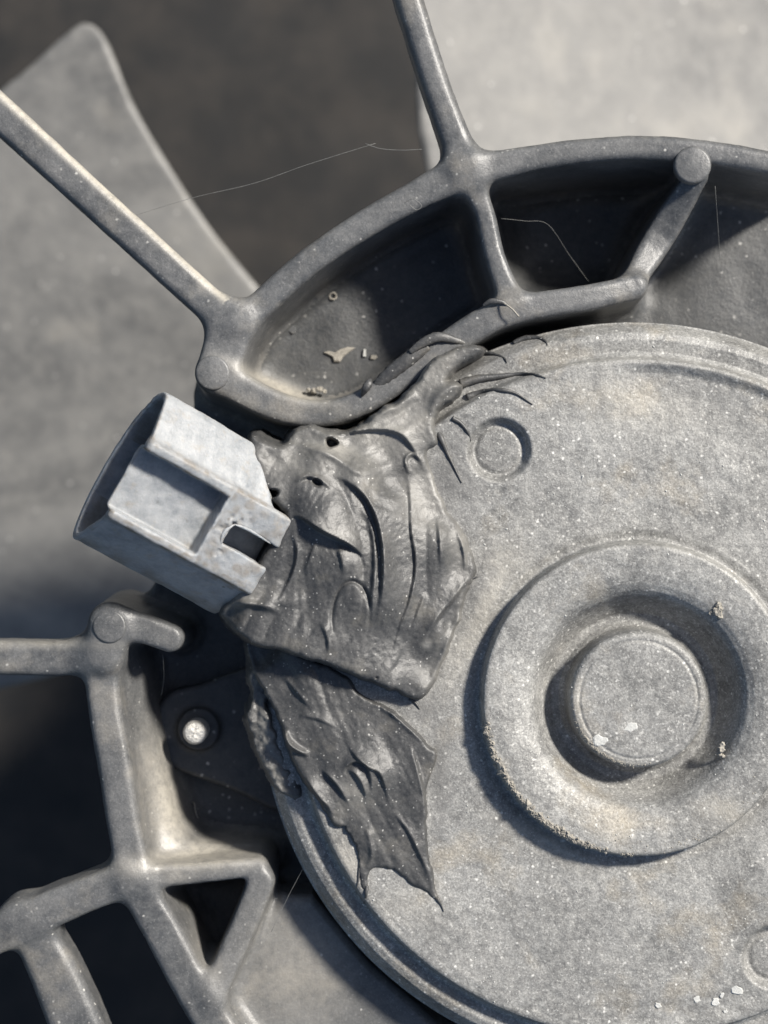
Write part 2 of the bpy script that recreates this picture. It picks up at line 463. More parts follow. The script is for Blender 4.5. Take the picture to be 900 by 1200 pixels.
# ------------------------------------------------------------------ shroud
shroud = thing('fan_shroud', 'dusty black plastic fan shroud with rounded spokes and deep ribbed pockets around the motor', 'fan shroud', (U(250, 780)[0], U(250, 780)[1], -205))
ZT = -22
FL = -178
def floor_top(x, y):
    cx, cy = U(685, 262, -180)
    return FL - 46 * np.exp(-(((x - cx) / 105) ** 4 + ((y - cy) / 85) ** 4)) + 2.5 * fbm(x, y, 60, 2)
prims = [
 Wall('rim', [(285, 374, ZT, 17), (310, 352, ZT, 16), (360, 308, ZT, 16), (420, 266, ZT, 16), (480, 232, ZT, 17), (540, 203, ZT, 20), (600, 189, ZT, 16), (680, 176, ZT, 14), (760, 172, ZT, 14), (840, 179, ZT, 14), (930, 197, ZT, 14), (1010, 226, ZT, 14)], -232, 9, 0.05),
 Wall('rim', [(272, 378, ZT, 27), (254, 434, ZT, 25)], -232, 9, 0.04, 16),
 Wall('arm', [(254, 440, ZT, 20), (300, 466, ZT, 18), (340, 481, ZT, 17), (380, 484, ZT, 15), (425, 471, ZT, 15), (485, 432, ZT, 16), (560, 381, ZT, 17), (610, 361, ZT, 16), (690, 348, ZT - 4, 15), (745, 335, ZT - 14, 14)], -232, 8, 0.04),
 Wall('rib', [(545, 200, ZT - 2, 15), (567, 245, ZT - 8, 12), (580, 300, ZT - 8, 12), (600, 352, ZT - 4, 14)], -232, 8, 0.06, 18),
 Wall('rib', [(818, 205, ZT - 10, 13), (775, 275, ZT - 44, 18), (738, 336, ZT - 20, 12)], -232, 7, 0.03, 12),
 Wall('spoke', [(462, -60, ZT, 17), (482, 5, ZT, 17), (512, 100, ZT, 17), (545, 190, ZT - 2, 20)], -85, 13, 0.0, 22),
 Wall('spoke', [(-70, 70, ZT, 21), (0, 133, ZT, 21), (120, 243, ZT, 20), (262, 372, ZT - 2, 20)], -85, 11, 0.0, 20),
 Wall('rim', [(128, 734, -16, 24), (122, 765, -22, 20)], -232, 9, 0.05, 14),
 Wall('arm', [(128, 728, -18, 20), (170, 738, -20, 18), (198, 748, -22, 17)], -232, 9, 0.02, 14),
 Wall('rim', [(118, 770, -38, 20), (122, 830, -34, 19), (134, 900, -32, 19), (143, 960, -32, 19), (155, 1020, -32, 20)], -232, 9, 0.13, 18),
 Wall('rim', [(146, 792, -92, 12), (152, 835, -96, 15), (164, 895, -96, 17), (180, 960, -92, 18), (196, 1000, -92, 18)], -232, 15, 0.25, 34),
 Wall('rim', [(196, 1000, -92, 14), (240, 1004, -100, 12), (290, 1002, -112, 8)], -232, 10, 0.2, 30),
 Wall('spoke', [(-70, 770, -34, 21), (0, 771, -34, 21), (70, 772, -34, 21), (118, 762, -26, 20)], -100, 12, 0.0, 24),
 Wall('spoke', [(-70, 1132, -30, 22), (0, 1095, -30, 22), (60, 1066, -30, 22), (140, 1034, -32, 20)], -100, 9, 0.02, 20),
 Wall('spoke', [(20, 1075, -34, 20), (50, 1120, -40, 28), (82, 1190, -44, 32), (110, 1270, -44, 34)], -110, 15, 0.0, 18),
 Wall('rib', [(155, 1028, -34, 14), (220, 1025, -42, 12), (270, 1020, -46, 11), (302, 1016, -52, 10)], -232, 7, 0.10, 14),
 Wall('rib', [(306, 1034, -48, 16), (288, 1080, -46, 16), (250, 1165, -40, 15)], -150, 8, 0.02, 12),
 Wall('rim', [(155, 1036, -34, 19), (188, 1090, -38, 22), (228, 1165, -40, 22), (275, 1240, -40, 24), (300, 1290, -40, 24)], -232, 10, 0.07, 18),
 Slab('floor', [(216, 452), (196, 600), (150, 730), (104, 790), (118, 900), (140, 1020), (180, 1110), (262, 1260), (960, 1260), (960, 190), (760, 178), (600, 190), (480, 235), (360, 310), (262, 385)], FL, 26, zref=-20, k=26, slope=floor_top),
 Slab('ledge', [(330, 1052), (300, 1096), (262, 1165), (310, 1290), (640, 1290), (520, 1210), (430, 1130), (365, 1052)], -80, 110, zref=-60, k=24, rnd=12),
]
box = (-490, 490, -640, 640, -212, 0)
box = (-500, 500, -640, 640, -260, 0)
V, Q, N = solid(prims, box, 2.6)
# fine unevenness of the moulding
V = V + N * (0.45 * fbm(V[:, 0] + V[:, 2], V[:, 1], 26, 2) + 0.2 * NZ[3](V[:, 0], V[:, 1] + V[:, 2], 5))[:, None]
PX = V[:, 0] / (D - V[:, 2]) * D + 450; PY = 600 - V[:, 1] / (D - V[:, 2]) * D
def blobs(x, y, lst):
    v = np.zeros(len(x))
    for (cx, cy, rx, ry, ang, amt) in lst:
        a = math.radians(ang); dx = x - cx; dy = y - cy
        u = (dx * math.cos(a) + dy * math.sin(a)) / rx; t = (-dx * math.sin(a) + dy * math.cos(a)) / ry
        v = np.maximum(v, amt * np.exp(-(u * u + t * t)))
    return v
dirt = blobs(V[:, 0] + 450, 600 - V[:, 1], [(325, 448, 60, 9, 22, 0.8), (188, 960, 20, 80, -12, 0.75), (235, 1012, 90, 14, -4, 0.75), (345, 1150, 70, 90, 0, 0.35), (240, 1130, 14, 34, -30, 0.4), (60, 756, 80, 6, 0, 0.35)])  # dust; sunlight on the ledge and left slope is also painted in
# spoke edge: sunlight on its upper facet put into the colour as a pale stripe
ax, ay = U(0, 133, ZT); bx, by = U(262, 372, ZT); ln = math.hypot(bx - ax, by - ay)
tt = ((V[:, 0] - ax) * (bx - ax) + (V[:, 1] - ay) * (by - ay)) / ln
ss = ((V[:, 0] - ax) * -(by - ay) + (V[:, 1] - ay) * (bx - ax)) / ln
dirt = np.maximum(dirt, 0.95 * np.exp(-((ss - 17) / 5) ** 2) * (tt < ln - 10) * (V[:, 2] > -60))
vals = np.stack([p.ev(V[:, 0], V[:, 1], V[:, 2]) for p in prims], 1)
own = vals.argmin(1)[Q[:, 0]]
at = {'dirt': dirt}  # dust plus the painted sunlight on ledge, left slope and spoke
merged = {}
for i, p in enumerate(prims):
    key = ('mount_rim' if p.name == 'rim' else p.name + str(i))
    merged.setdefault(key, []).append(i)
for key, ids in merged.items():
    sel = np.isin(own, ids)
    if not sel.any(): continue
    v, q, nn, a = subset(V, Q, N, sel, at)
    nm = 'mount_rim' if key == 'mount_rim' else prims[ids[0]].name
    nm = {'arm': 'arm', 'rib': 'rib', 'spoke': 'spoke', 'floor': 'floor_plate', 'ledge': 'ledge', 'mount_rim': 'mount_rim'}[nm]
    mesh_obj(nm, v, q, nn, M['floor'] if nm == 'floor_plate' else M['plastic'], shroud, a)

# ejector pads
def disc(name, px, py, z, r, h, m, parent, seg=40, bev=1.6, tilt=0.0):
    cx, cy = U(px, py, z)
    prof = [(0, z), (r - bev * 2, z), (r - bev, z - bev * 0.3), (r, z - bev * 1.4), (r, z - h)]
    V = []; Q = []
    for (rr, zz) in prof:
        for j in range(seg):
            a = 2 * math.pi * j / seg
            V.append((cx + rr * math.cos(a), cy + rr * math.sin(a), zz + tilt * rr * math.cos(a - 0.6) / r))
    for i in range(len(prof) - 1):
        for j in range(seg):
            Q.append((i * seg + j, (i + 1) * seg + j, (i + 1) * seg + (j + 1) % seg, i * seg + (j + 1) % seg))
    return mesh_obj(name, np.array(V), np.array(Q), None, m, parent)
disc('round_pad', 249, 437, ZT + 5.5, 20.5, 10, M['plastic'], shroud)
disc('round_pad', 812, 193, ZT + 2.5, 22, 14, M['plastic'], shroud)
disc('round_pad', 128, 734, -13, 20, 12, M['plastic'], shroud)

# ------------------------------------------------------------------ motor
motor = thing('fan_motor', 'round grey metal fan motor with a pale plug and smeared sealant, seen face on', 'motor', (MC[0], MC[1], -200))
R = np.unique(np.concatenate([np.linspace(0, 60, 12), np.linspace(60, 92, 34), np.linspace(92, 200, 84), np.linspace(200, 384, 110), np.linspace(384, 444, 56)]))
PROF = [(0, 22), (66, 22), (69, 20.6), (71, 21.6), (76, 21), (79.5, 17), (80.5, 10), (81, -8), (83, -20), (90, -25), (99, -24), (107, -16), (115, -3), (121, 11), (127, 18), (135, 22.5), (146, 25.5), (160, 27.5), (177, 28), (180.8, 26.5), (182.6, 20), (183.6, 3), (185, -2), (190, -2), (197, 0), (300, 0), (386, 1), (393, 1), (397.5, -1), (399.5, -11), (401, -18), (407, -22), (415, -21), (422, -20), (430, -23), (437, -34), (442, -44), (444, -52), (445, -205)]
pr = np.array(PROF, float)
def prof(r):
    # smoothed linear interpolation
    s = 0
    for o, wgt in ((-1.0, .2), (0, .6), (1.0, .2)):
        s = s + wgt * np.interp(r + o, pr[:-2, 0], pr[:-2, 1])
    return s
DIM = [(585, 527), (907, 1122)]
def motor_z(x, y):
    dx = x - MC[0]; dy = y - MC[1]; r = np.hypot(dx, dy); a = np.degrees(np.arctan2(dy, dx))
    z = prof(r)
    face = sstep(190, 205, r) * (1 - sstep(380, 392, r))
    z = z + face * (0.9 * fbm(x, y, 70, 3) + 0.35 * NZ[2](x, y, 9))
    for (px, py) in DIM:
        cx, cy = U(px, py); d = np.hypot(x - cx, y - cy)
        dz = -12 * (1 - sstep(29, 39, d)) + 2 * (1 - sstep(24, 28, d))
        z = z + dz
    # pressed arcs near the rim
    w1 = sstep(8, 22, a) * (1 - sstep(84, 97, a)); w2 = sstep(-100, -88, a) * (1 - sstep(-50, -30, a))
    z = z - 5.5 * w1 * sstep(290, 365, r) * (1 - sstep(380, 393, r))
    z = z + 1.2 * w1 * np.exp(-((r - 396) / 6) ** 2)
    z = z - 2.2 * w2 * sstep(352, 366, r) * (1 - sstep(375, 392, r))
    return z
NA = 1000
ang = np.linspace(0, 2 * np.pi, NA, endpoint=False)
RR, AA = np.meshgrid(R[1:], ang, indexing='ij')
X = MC[0] + RR * np.cos(AA); Y = MC[1] + RR * np.sin(AA)
Z = motor_z(X, Y)
Z += 0.5 * NZ[1](X, Y, 16) * ((RR < 200) | (RR > 386))
# side wall
extra = []
for (r, z) in ((445, -60), (445.5, -90), (446, -205)):
    extra.append((MC[0] + r * np.cos(ang), MC[1] + r * np.sin(ang), np.full(NA, float(z))))
X = np.vstack([X] + [e[0][None] for e in extra]); Y = np.vstack([Y] + [e[1][None] for e in extra]); Z = np.vstack([Z] + [e[2][None] for e in extra])
nr = X.shape[0]
V = np.stack([X.ravel(), Y.ravel(), Z.ravel()], 1)
V = np.vstack([V, [[MC[0], MC[1], 22]]])
i = np.arange(nr - 1)[:, None] * NA; j = np.arange(NA)[None, :]
Q = np.stack([(i + j), (i + NA + j), (i + NA + (j + 1) % NA), (i + (j + 1) % NA)], -1).reshape(-1, 4)
cq = np.array([(nr * NA, k, (k + 1) % NA, (k + 1) % NA) for k in range(0, NA)])
N = vertex_normals(V, Q); N[-1] = (0, 0, 1); N[:NA] = (0, 0, 1)
fr = np.concatenate([R[1:], [446, 446, 446]])
rowq = np.repeat(np.arange(nr - 1), NA)
px = V[:, 0] + 450; py = 600 - V[:, 1]
rv = np.hypot(V[:, 0] - MC[0], V[:, 1] - MC[1]); av = np.degrees(np.arctan2(V[:, 1] - MC[1], V[:, 0] - MC[0]))
crust = np.exp(-((rv - 181) / 4) ** 2) * np.exp(-((av + 140) / 34) ** 2) + np.exp(-((rv - 77) / 3) ** 2) * np.exp(-((av + 125) / 30) ** 2)
dirtm = np.maximum(np.clip(crust, 0, 1) * 1.3, blobs(px, py, [(565, 720, 14, 90, 25, 0.55), (590, 660, 30, 30, 0, 0.4), (740, 470, 70, 26, 10, 0.35), (640, 985, 60, 14, 25, 0.5), (845, 950, 30, 20, 0, 0.3), (410, 1010, 16, 30, -25, 0.5), (480, 1060, 40, 24, 0, 0.25)]))
smear_shade = blobs(px, py, [(450, 520, 60, 55, 0, 0.95), (480, 470, 60, 34, -30, 0.95), (400, 560, 60, 60, 0, 1.0), (560, 425, 60, 14, -12, 0.7), (500, 590, 40, 60, 0, 0.8), (550, 700, 14, 70, 22, 0.55), (515, 900, 14, 60, 0, 0.7), (500, 830, 26, 14, 0, 0.6), (560, 445, 60, 10, 0, 0.6), (520, 560, 40, 60, 0, 0.75), (470, 450, 70, 40, -30, 0.9), (800, 450, 90, 34, 16, 0.32)])  # sealant film; shade in the upper right pressed arc is painted in too
at = {'dirt': dirtm, 'smear_shade': smear_shade}
for nm, lo, hi in (('centre_boss', 0, 84), ('raised_ring', 84, 187), ('face_plate', 187, 398), ('rim_flange', 398, 443), ('side_wall', 443, 999)):
    if nm == 'side_wall':
        sel = rowq >= len(R) - 2
    else:
        sel = (fr[rowq] >= lo) & (fr[rowq] < hi) & (rowq < len(R) - 2)
    v, q, nn, a = subset(V, Q, N, sel, at)
    if nm == 'centre_boss':
        # close the middle with a small fan of quads (first ring is flat)
        cidx = len(v); v = np.vstack([v, [[MC[0], MC[1], 22.0]]]); nn = np.vstack([nn, [[0, 0, 1]]])
        a = {k: np.append(x, 0) for k, x in a.items()}
        q = np.vstack([q, [(cidx, k, (k + 1), (k + 2) % NA) for k in range(0, NA, 2)]])
    mesh_obj(nm, v, q, nn, M['motor'], motor, a)

# crumbly crust along the lower left edge of the ring: uncountable grains
def grains(name, items, m, parent, label=None, seed=3, kind='stuff'):
    rs = random.Random(seed); V = []; F = []
    base = [(0, 0, 1), (1, 0, 0), (0, 1, 0), (-1, 0, 0), (0, -1, 0), (0, 0, -1)]
    fs = [(0, 1, 2), (0, 2, 3), (0, 3, 4), (0, 4, 1), (5, 2, 1), (5, 3, 2), (5, 4, 3), (5, 1, 4)]
    L = np.array(parent_loc(parent)) / S if parent is not None else np.zeros(3)
    for (x, y, z, r) in items:
        o = len(V); a = rs.random() * 6.28; ca, sa = math.cos(a), math.sin(a)
        for b in base:
            q = [c * r * rs.uniform(0.6, 1.25) for c in b]
            q = (q[0] * ca - q[1] * sa, q[0] * sa + q[1] * ca, q[2] * 0.75)
            V.append(((x + q[0] - L[0]) * S, (y + q[1] - L[1]) * S, (z + q[2] - L[2]) * S))
        F += [tuple(o + k for k in f) for f in fs]
    me = bpy.data.meshes.new(name); me.from_pydata(V, [], F); me.materials.append(m); me.update()
    ob = bpy.data.objects.new(name, me); C.objects.link(ob)
    if parent is not None: ob.parent = parent
    if kind: ob['kind'] = kind
    return ob
rs = random.Random(5); it = []
for k in range(1700):
    a = math.radians(rs.gauss(-135, 20)); r = rs.gauss(180.2, 2.3)
    if not (-172 < math.degrees(a) < -92): continue
    if NZ[2](np.array(a * 180.0), np.array(3.0), 9) < rs.uniform(-0.9, 0.3): continue
    it.append((MC[0] + r * math.cos(a), MC[1] + r * math.sin(a), float(prof(np.array(r))) + rs.uniform(-1, 1), abs(rs.gauss(0, 1.3)) + 0.6))
for k in range(260):
    a = math.radians(rs.gauss(-128, 18)); r = rs.gauss(77.5, 1.3)
    it.append((MC[0] + r * math.cos(a), MC[1] + r * math.sin(a), float(prof(np.array(r))), rs.uniform(0.8, 1.9)))
for k in range(90):
    a = math.radians(rs.gauss(-70, 25)); r = rs.gauss(172, 5)
    it.append((MC[0] + r * math.cos(a), MC[1] + r * math.sin(a), float(prof(np.array(r))), rs.uniform(0.6, 1.3)))
grains('dirt_crust', it, M['crumb'], motor)
it = []
for k in range(550):      # dust grains scattered on the face
    a = rs.uniform(0, 6.283); r = 440 * math.sqrt(rs.random())
    x = MC[0] + r * math.cos(a); y = MC[1] + r * math.sin(a)
    if x > 480 or y < -630: continue
    it.append((x, y, float(motor_z(np.array(x), np.array(y))) + 0.2, abs(rs.gauss(0, 0.55)) + 0.35))
grains('dust_grains', it, M['fleck'], motor, seed=8)

def fleck(px, py, z, pts, name='paint_fleck', m=None, parent=motor, th=1.2, **kw):
    cx, cy = U(px, py, z)
    n = len(pts)
    L = np.array(parent_loc(parent)) / S if parent is not None else np.array([cx, cy, z])
    V = [((cx + x - L[0]) * S, (cy + y - L[1]) * S, (z + th * 0.4 - L[2]) * S) for x, y in pts]
    V += [((cx + x * 0.8 - L[0]) * S, (cy + y * 0.8 - L[1]) * S, (z + th - L[2]) * S) for x, y in pts]
    V += [((cx + x - L[0]) * S, (cy + y - L[1]) * S, (z - 1 - L[2]) * S) for x, y in pts]
    F = [tuple(range(n, 2 * n))] + [(k, (k + 1) % n, n + (k + 1) % n, n + k) for k in range(n)] + [(2 * n + k, 2 * n + (k + 1) % n, (k + 1) % n, k) for k in range(n)]
    me = bpy.data.meshes.new(name); me.from_pydata(V, [], F); me.materials.append(m or M['fleck']); me.update()
    ob = bpy.data.objects.new(name, me); C.objects.link(ob)
    if parent is not None: ob.parent = parent
    else: ob.location = (cx * S, cy * S, z * S)
    return ob
def irr(r, sx=1.0, sy=1.0, n=9, seed=1, ang=0):
    q = random.Random(seed); a0 = math.radians(ang); out = []
    for k in range(n):
        a = 2 * math.pi * k / n; rr = r * q.uniform(0.7, 1.2)
        x, y = rr * math.cos(a) * sx, rr * math.sin(a) * sy
        out.append((x * math.cos(a0) - y * math.sin(a0), x * math.sin(a0) + y * math.cos(a0)))
    return out
fleck(703, 868, 21.2, irr(8, 1.1, 0.9, n=14, seed=2)); fleck(739, 852, 21.2, irr(9, 1.1, 0.6, n=14, seed=3, ang=20))
for (a, b, r, s) in ((862, 1160, 8, 4), (838, 1174, 5.5, 5), (846, 1166, 3.5, 6), (816, 1170, 6.5, 7), (771, 1178, 4.5, 8), (850, 1185, 3, 9)):
    fleck(a, b, -1.6, irr(r, 1.0, 0.8, n=13, seed=s, ang=s * 40), th=2.0)

# mounting ear and stud
ear = Slab('ear', [(181, 850), (186, 826), (205, 808), (232, 802), (300, 780), (420, 760), (470, 900), (400, 985), (330, 955), (268, 925), (206, 902), (186, 880)], -148, 30, rnd=6, k=2)
ear.poly = smooth_line(ear.poly, 5, closed=True)
bx0, by0 = U(160, 1010, -148); bx1, by1 = U(480, 740, -148)
class Ring2:
    k = 8; cut = False
    def __init__(self, px, py, z, r, top, bot, cut=False, rnd=3):
        self.c = U(px, py, z); self.r = r; self.top = top; self.bot = bot; self.cut = cut; self.rnd = rnd
        self.box = (self.c[0] - r - 20, self.c[0] + r + 20, self.c[1] - r - 20, self.c[1] + r + 20)
    def ev(self, x, y, z):
        d = np.hypot(x - self.c[0], y - self.c[1]) - self.r
        q1 = d + self.rnd; q2 = np.maximum(z - self.top, self.bot - z) + self.rnd
        return np.minimum(np.maximum(q1, q2), 0) + np.sqrt(np.maximum(q1, 0) ** 2 + np.maximum(q2, 0) ** 2) - self.rnd
V, Q, N = solid([ear, Ring2(233, 854, -148, 26, -140, -170)], (bx0, bx1, by0, by1, -184, -128), 2.4)
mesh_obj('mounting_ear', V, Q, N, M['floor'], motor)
cx, cy = U(228, 859, -92)
seg = 36; prof_s = [(0, -92), (10.5, -92), (12.5, -93.5), (13.3, -96)]
zz = -96
while zz > -150:
    prof_s += [(14.6, zz - 1.5), (14.6, zz - 2.6), (12.6, zz - 4.4)]; zz -= 5
V = []; Q = []
for i, (r, z) in enumerate(prof_s):
    for j in range(seg):
        a = 2 * math.pi * j / seg; V.append((cx + r * math.cos(a), cy + r * math.sin(a), z + (0.5 * math.sin(3 * a + i) if i < 2 else 0)))
for i in range(len(prof_s) - 1):
    for j in range(seg): Q.append((i * seg + j, (i + 1) * seg + j, (i + 1) * seg + (j + 1) % seg, i * seg + (j + 1) % seg))
st = mesh_obj('threaded_stud', np.array(V), np.array(Q), None, M['stud'], motor)

# ------------------------------------------------------------------ plug
TAU = math.radians(24)
e1 = np.array([0.866, -0.5, 0]); eu = np.array([e1[0] * math.cos(TAU), e1[1] * math.cos(TAU), -math.sin(TAU)])
ev_ = np.array([0.5, 0.866, 0]); ew = np.cross(eu, ev_)
if ew[2] < 0: ew = -ew
mx, my = U(144, 549, 78); O = np.array([mx, my, 78.0]); CK = 0.965
def rbox(u, v, w, u0, u1, v0, v1, w0, w1, r):
    q1 = np.abs(u - (u0 + u1) / 2) - (u1 - u0) / 2 + r; q2 = np.abs(v - (v0 + v1) / 2) - (v1 - v0) / 2 + r; q3 = np.abs(w - (w0 + w1) / 2) - (w1 - w0) / 2 + r
    return np.minimum(np.maximum(np.maximum(q1, q2), q3), 0) + np.sqrt(np.maximum(q1, 0) ** 2 + np.maximum(q2, 0) ** 2 + np.maximum(q3, 0) ** 2) - r
outer = smooth_line([(103, -8), (97, 8), (58, 34), (44, 41), (30, 42), (-46, 42), (-56, 38), (-78, 12), (-96, -14), (-103, -32), (-98, -46), (-80, -58), (-45, -70), (0, -74), (45, -66), (78, -48), (97, -28)], 3, True)
inner = [(96, -8), (90, 4), (54, 27), (38, 31), (36, 11), (-47, 11), (-50, 32), (-71, 9), (-88, -16), (-94, -31), (-90, -41), (-76, -51), (-43, -62), (0, -66), (42, -58), (72, -42), (90, -26)]
h = 1.4
u = np.arange(-8, 214, h)[:, None, None]; v = np.arange(-116, 116, h)[None, :, None]; ww = np.arange(-80, 62, h)[None, None, :]
pd = poly_sd(v[0], ww[0], outer)[None]
def ext(d2, d1, r):
    q1 = d2 + r; q2 = d1 + r
    return np.minimum(np.maximum(q1, q2), 0) + np.sqrt(np.maximum(q1, 0) ** 2 + np.maximum(q2, 0) ** 2) - r
F = ext(pd, np.abs(u - 102) - 102, 2.0)
# narrower neck towards the sealant on the sunny side
F = smin(F, rbox(u, v, ww, 0, 118, 33.5, 47, 30, 47, 5), 7)
F = smin(F, rbox(u, v, ww, 0, 118, -57, -45, 30, 46.5, 5), 7)
F = smin(F, rbox(u, v, ww, 112, 204, -57, 47, 20, 46, 5), 5)
F = smin(F, rbox(u, v, ww, -1, 3.5, -45, 33, 8, 20.5, 1.5), 2)
F = -smin(-F, rbox(u, v, ww, -20, 116, -45, 33.5, 18, 80, 3), 2)
F = -smin(-F, rbox(u, v, ww, 138, 230, -19, 9, 2, 80, 2), 3)
F = -smin(-F, ext(poly_sd(v[0], ww[0], inner)[None], np.abs(u + 8) - 58, 2.0), 2)
F = F + (0.9 * NZ[3](u + 0.6 * v, ww + 0.6 * v, 26) + 0.4 * NZ[0](u + 0 * ww, v + ww, 9) + 0.6 * np.clip(NZ[2](u + 0 * ww, v + ww * .5, 5), 0, 1) * (np.abs(v + 5) < 62) * (u > 112))
# chipped edges around the slot
F = F + 5.0 * np.clip(NZ[4](u + 0 * v, v + ww, 6), 0, 1) * np.exp(-((u - 138) / 14) ** 2) * (ww > 30) * np.exp(-((v + 5) / 26) ** 2)
cutf = (132 + (100 - v) * 0.85 + 7 * NZ[3](v + 0 * u, ww, 18) - u) + 0 * ww
F = -smin(-F, np.maximum(cutf, 47.5 - v), 2)
F = F.astype(np.float32)
F[0] = F[-1] = 5; F[:, 0] = F[:, -1] = 5; F[:, :, 0] = F[:, :, -1] = 5
Vl, Q = surface_net(F, (-8, -116, -80), h)
Vw = O + (Vl[:, :1] * eu + Vl[:, 1:2] * ev_ + Vl[:, 2:] * ew) * CK
N = vertex_normals(Vw, Q)
if (N[:, 2] * Vl[:, 2])[(np.abs(Vl[:, 1]) < 60) & (Vl[:, 2] > 41)].mean() < 0:
    Q = Q[:, ::-1]; N = -N
uu, vv, w3 = Vl.T
ridge = np.exp(-((vv - 34.5) / 1.6) ** 2) * (w3 > 30) * (uu < 116) * 1.5 + np.exp(-((vv + 56.5) / 1.5) ** 2) * (w3 > 30) * 1.5 + np.exp(-((vv - 45) / 3.5) ** 2) * (w3 > 30) * 0.9 + np.exp(-((vv + 50) / 3.5) ** 2) * (w3 > 38) * 0.8 + 0.5 * (uu < 3) * (w3 > -60) + 0.55 * np.exp(-((uu - 128) / 9) ** 2) * (w3 > 35) * (vv > -40) * (vv < 20)
ridge = ridge * (0.35 + 0.65 * sstep(-0.2, 0.5, NZ[5](uu, vv * 1.5, 7)))
ridge = np.maximum(ridge, 0.6 * (uu > 120) * (w3 > 30) * sstep(-0.1, 0.7, NZ[1](uu, vv, 12)) * (vv < 46))
ridge = np.maximum(ridge, sstep(160, 200, uu) * (vv > 46) * 0.8)
ridge = np.maximum(ridge, 0.7 * (1 - sstep(-20, 6, w3)) * (uu > 4) * sstep(-0.6, 0.6, NZ[3](uu, w3 * 2, 20)))  # shade of the plug's underside painted in through the dirt mask
ridge = np.where((uu > 2) & (uu < 113) & (w3 < 24) & (vv > -44) & (vv < 32), 0, ridge)
qc = Vl[Q].mean(1)
lab = np.zeros(len(Q), int)
lab[(qc[:, 0] < 115) & (qc[:, 2] > 30) & (qc[:, 1] > 33) & (qc[:, 1] < 48)] = 1
lab[(qc[:, 0] < 115) & (qc[:, 2] > 30) & (qc[:, 1] < -44) & (qc[:, 1] > -59)] = 2
lab[(qc[:, 0] >= 115) & (qc[:, 2] > 24) & (qc[:, 1] < 48) & (qc[:, 1] > -59)] = 3
v_, q_, n_, a_ = subset(Vw, Q, N, lab == 0, {'dirt': ridge})  # mask also holds the painted underside shade
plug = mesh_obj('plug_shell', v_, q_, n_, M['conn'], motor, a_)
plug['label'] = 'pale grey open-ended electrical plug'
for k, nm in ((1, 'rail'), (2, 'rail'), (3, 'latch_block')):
    v_, q_, n_, a_ = subset(Vw, Q, N, lab == k, {'dirt': ridge})  # mask also holds the painted underside shade
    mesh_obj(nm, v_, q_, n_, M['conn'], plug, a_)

def PL(u, v, w): return O + (u * eu + v * ev_ + w * ew) * CK
def torn(pts, lab='ragged whitish torn edge of the latch slot'):
    q = [(*PL(a, b, c), r) for a, b, c, r in pts]
    o = tube('torn_edge', q, M['conn'], plug, 7, 0.7, 5, 0.12); o['label'] = lab
torn([(192, 9, 44.5, 0.6), (176, 10, 45.5, 1.3), (160, 10.5, 45.8, 1.8), (148, 9.5, 45.8, 1.5), (140, 8, 45, 0.8)])
torn([(140, 8, 45, 0.8), (136, 2, 45.5, 1.8), (133, -7, 45.8, 2.6), (135, -16, 45.6, 1.8), (139, -23, 45, 0.7)])
# ------------------------------------------------------------------ sealant
def rbf(x, y, ctrl, sig=42.0):
    num = np.zeros(x.shape); den = np.full(x.shape, 1e-9)
    for (px, py, z) in ctrl:
        cx, cy = U(px, py); wgt = 1.0 / (((x - cx) ** 2 + (y - cy) ** 2) / sig ** 2 + 0.05) ** 1.6
        num += wgt * z; den += wgt
    return num / den
def P2(lst): return [U(a, b) for a, b in lst]
def stroke(x, y, pts, h, w=3.0, L=None, side=1, sub=6):
    """ridge; with L a flap that falls sharply on one side and eases off on the other"""
    d, s, t, _ = line_field(x, y, smooth_line(P2(pts), sub))
    tap = np.sin(np.pi * np.clip(t, 0.0, 1.0)) ** 0.6 if L is None else sstep(0, 0.3, t) * (1 - sstep(0.55, 1.0, t))
    if L is None: return h * np.exp(-(d / w) ** 2) * tap
    sd = d * s * side
    return h * tap * np.where(sd > 0, np.exp(-sd / L), np.exp(-(sd / w) ** 2))

def sheet(name, px0, px1, py0, py1, step, hf, keep, m, parent, zcut=-70, attrs=None):
    x0, y1 = U(px0, py0); x1, y0 = U(px1, py1)
    x = np.arange(x0, x1, step); y = np.arange(y0, y1, step)
    Xg, Yg = np.meshgrid(x, y, indexing='ij')
    H = hf(Xg, Yg)
    V = np.stack([Xg.ravel(), Yg.ravel(), H.ravel()], 1)
    nx, ny = Xg.shape
    i = (np.arange(nx - 1)[:, None] * ny + np.arange(ny - 1)[None, :]).ravel()
    Q = np.stack([i, i + ny, i + ny + 1, i + 1], 1)
    N = vertex_normals(V, Q)
    K = keep(Xg, Yg, H).ravel()
    Q = Q[K[Q].any(1)]
    a = {}
    if attrs: a = {k: f(V[:, 0] + 450, 600 - V[:, 1]) for k, f in attrs.items()}
    sel = np.ones(len(Q), bool)
    v, q, nn, a = subset(V, Q, N, sel, a)
    return mesh_obj(name, v, q, nn, m, parent, a)

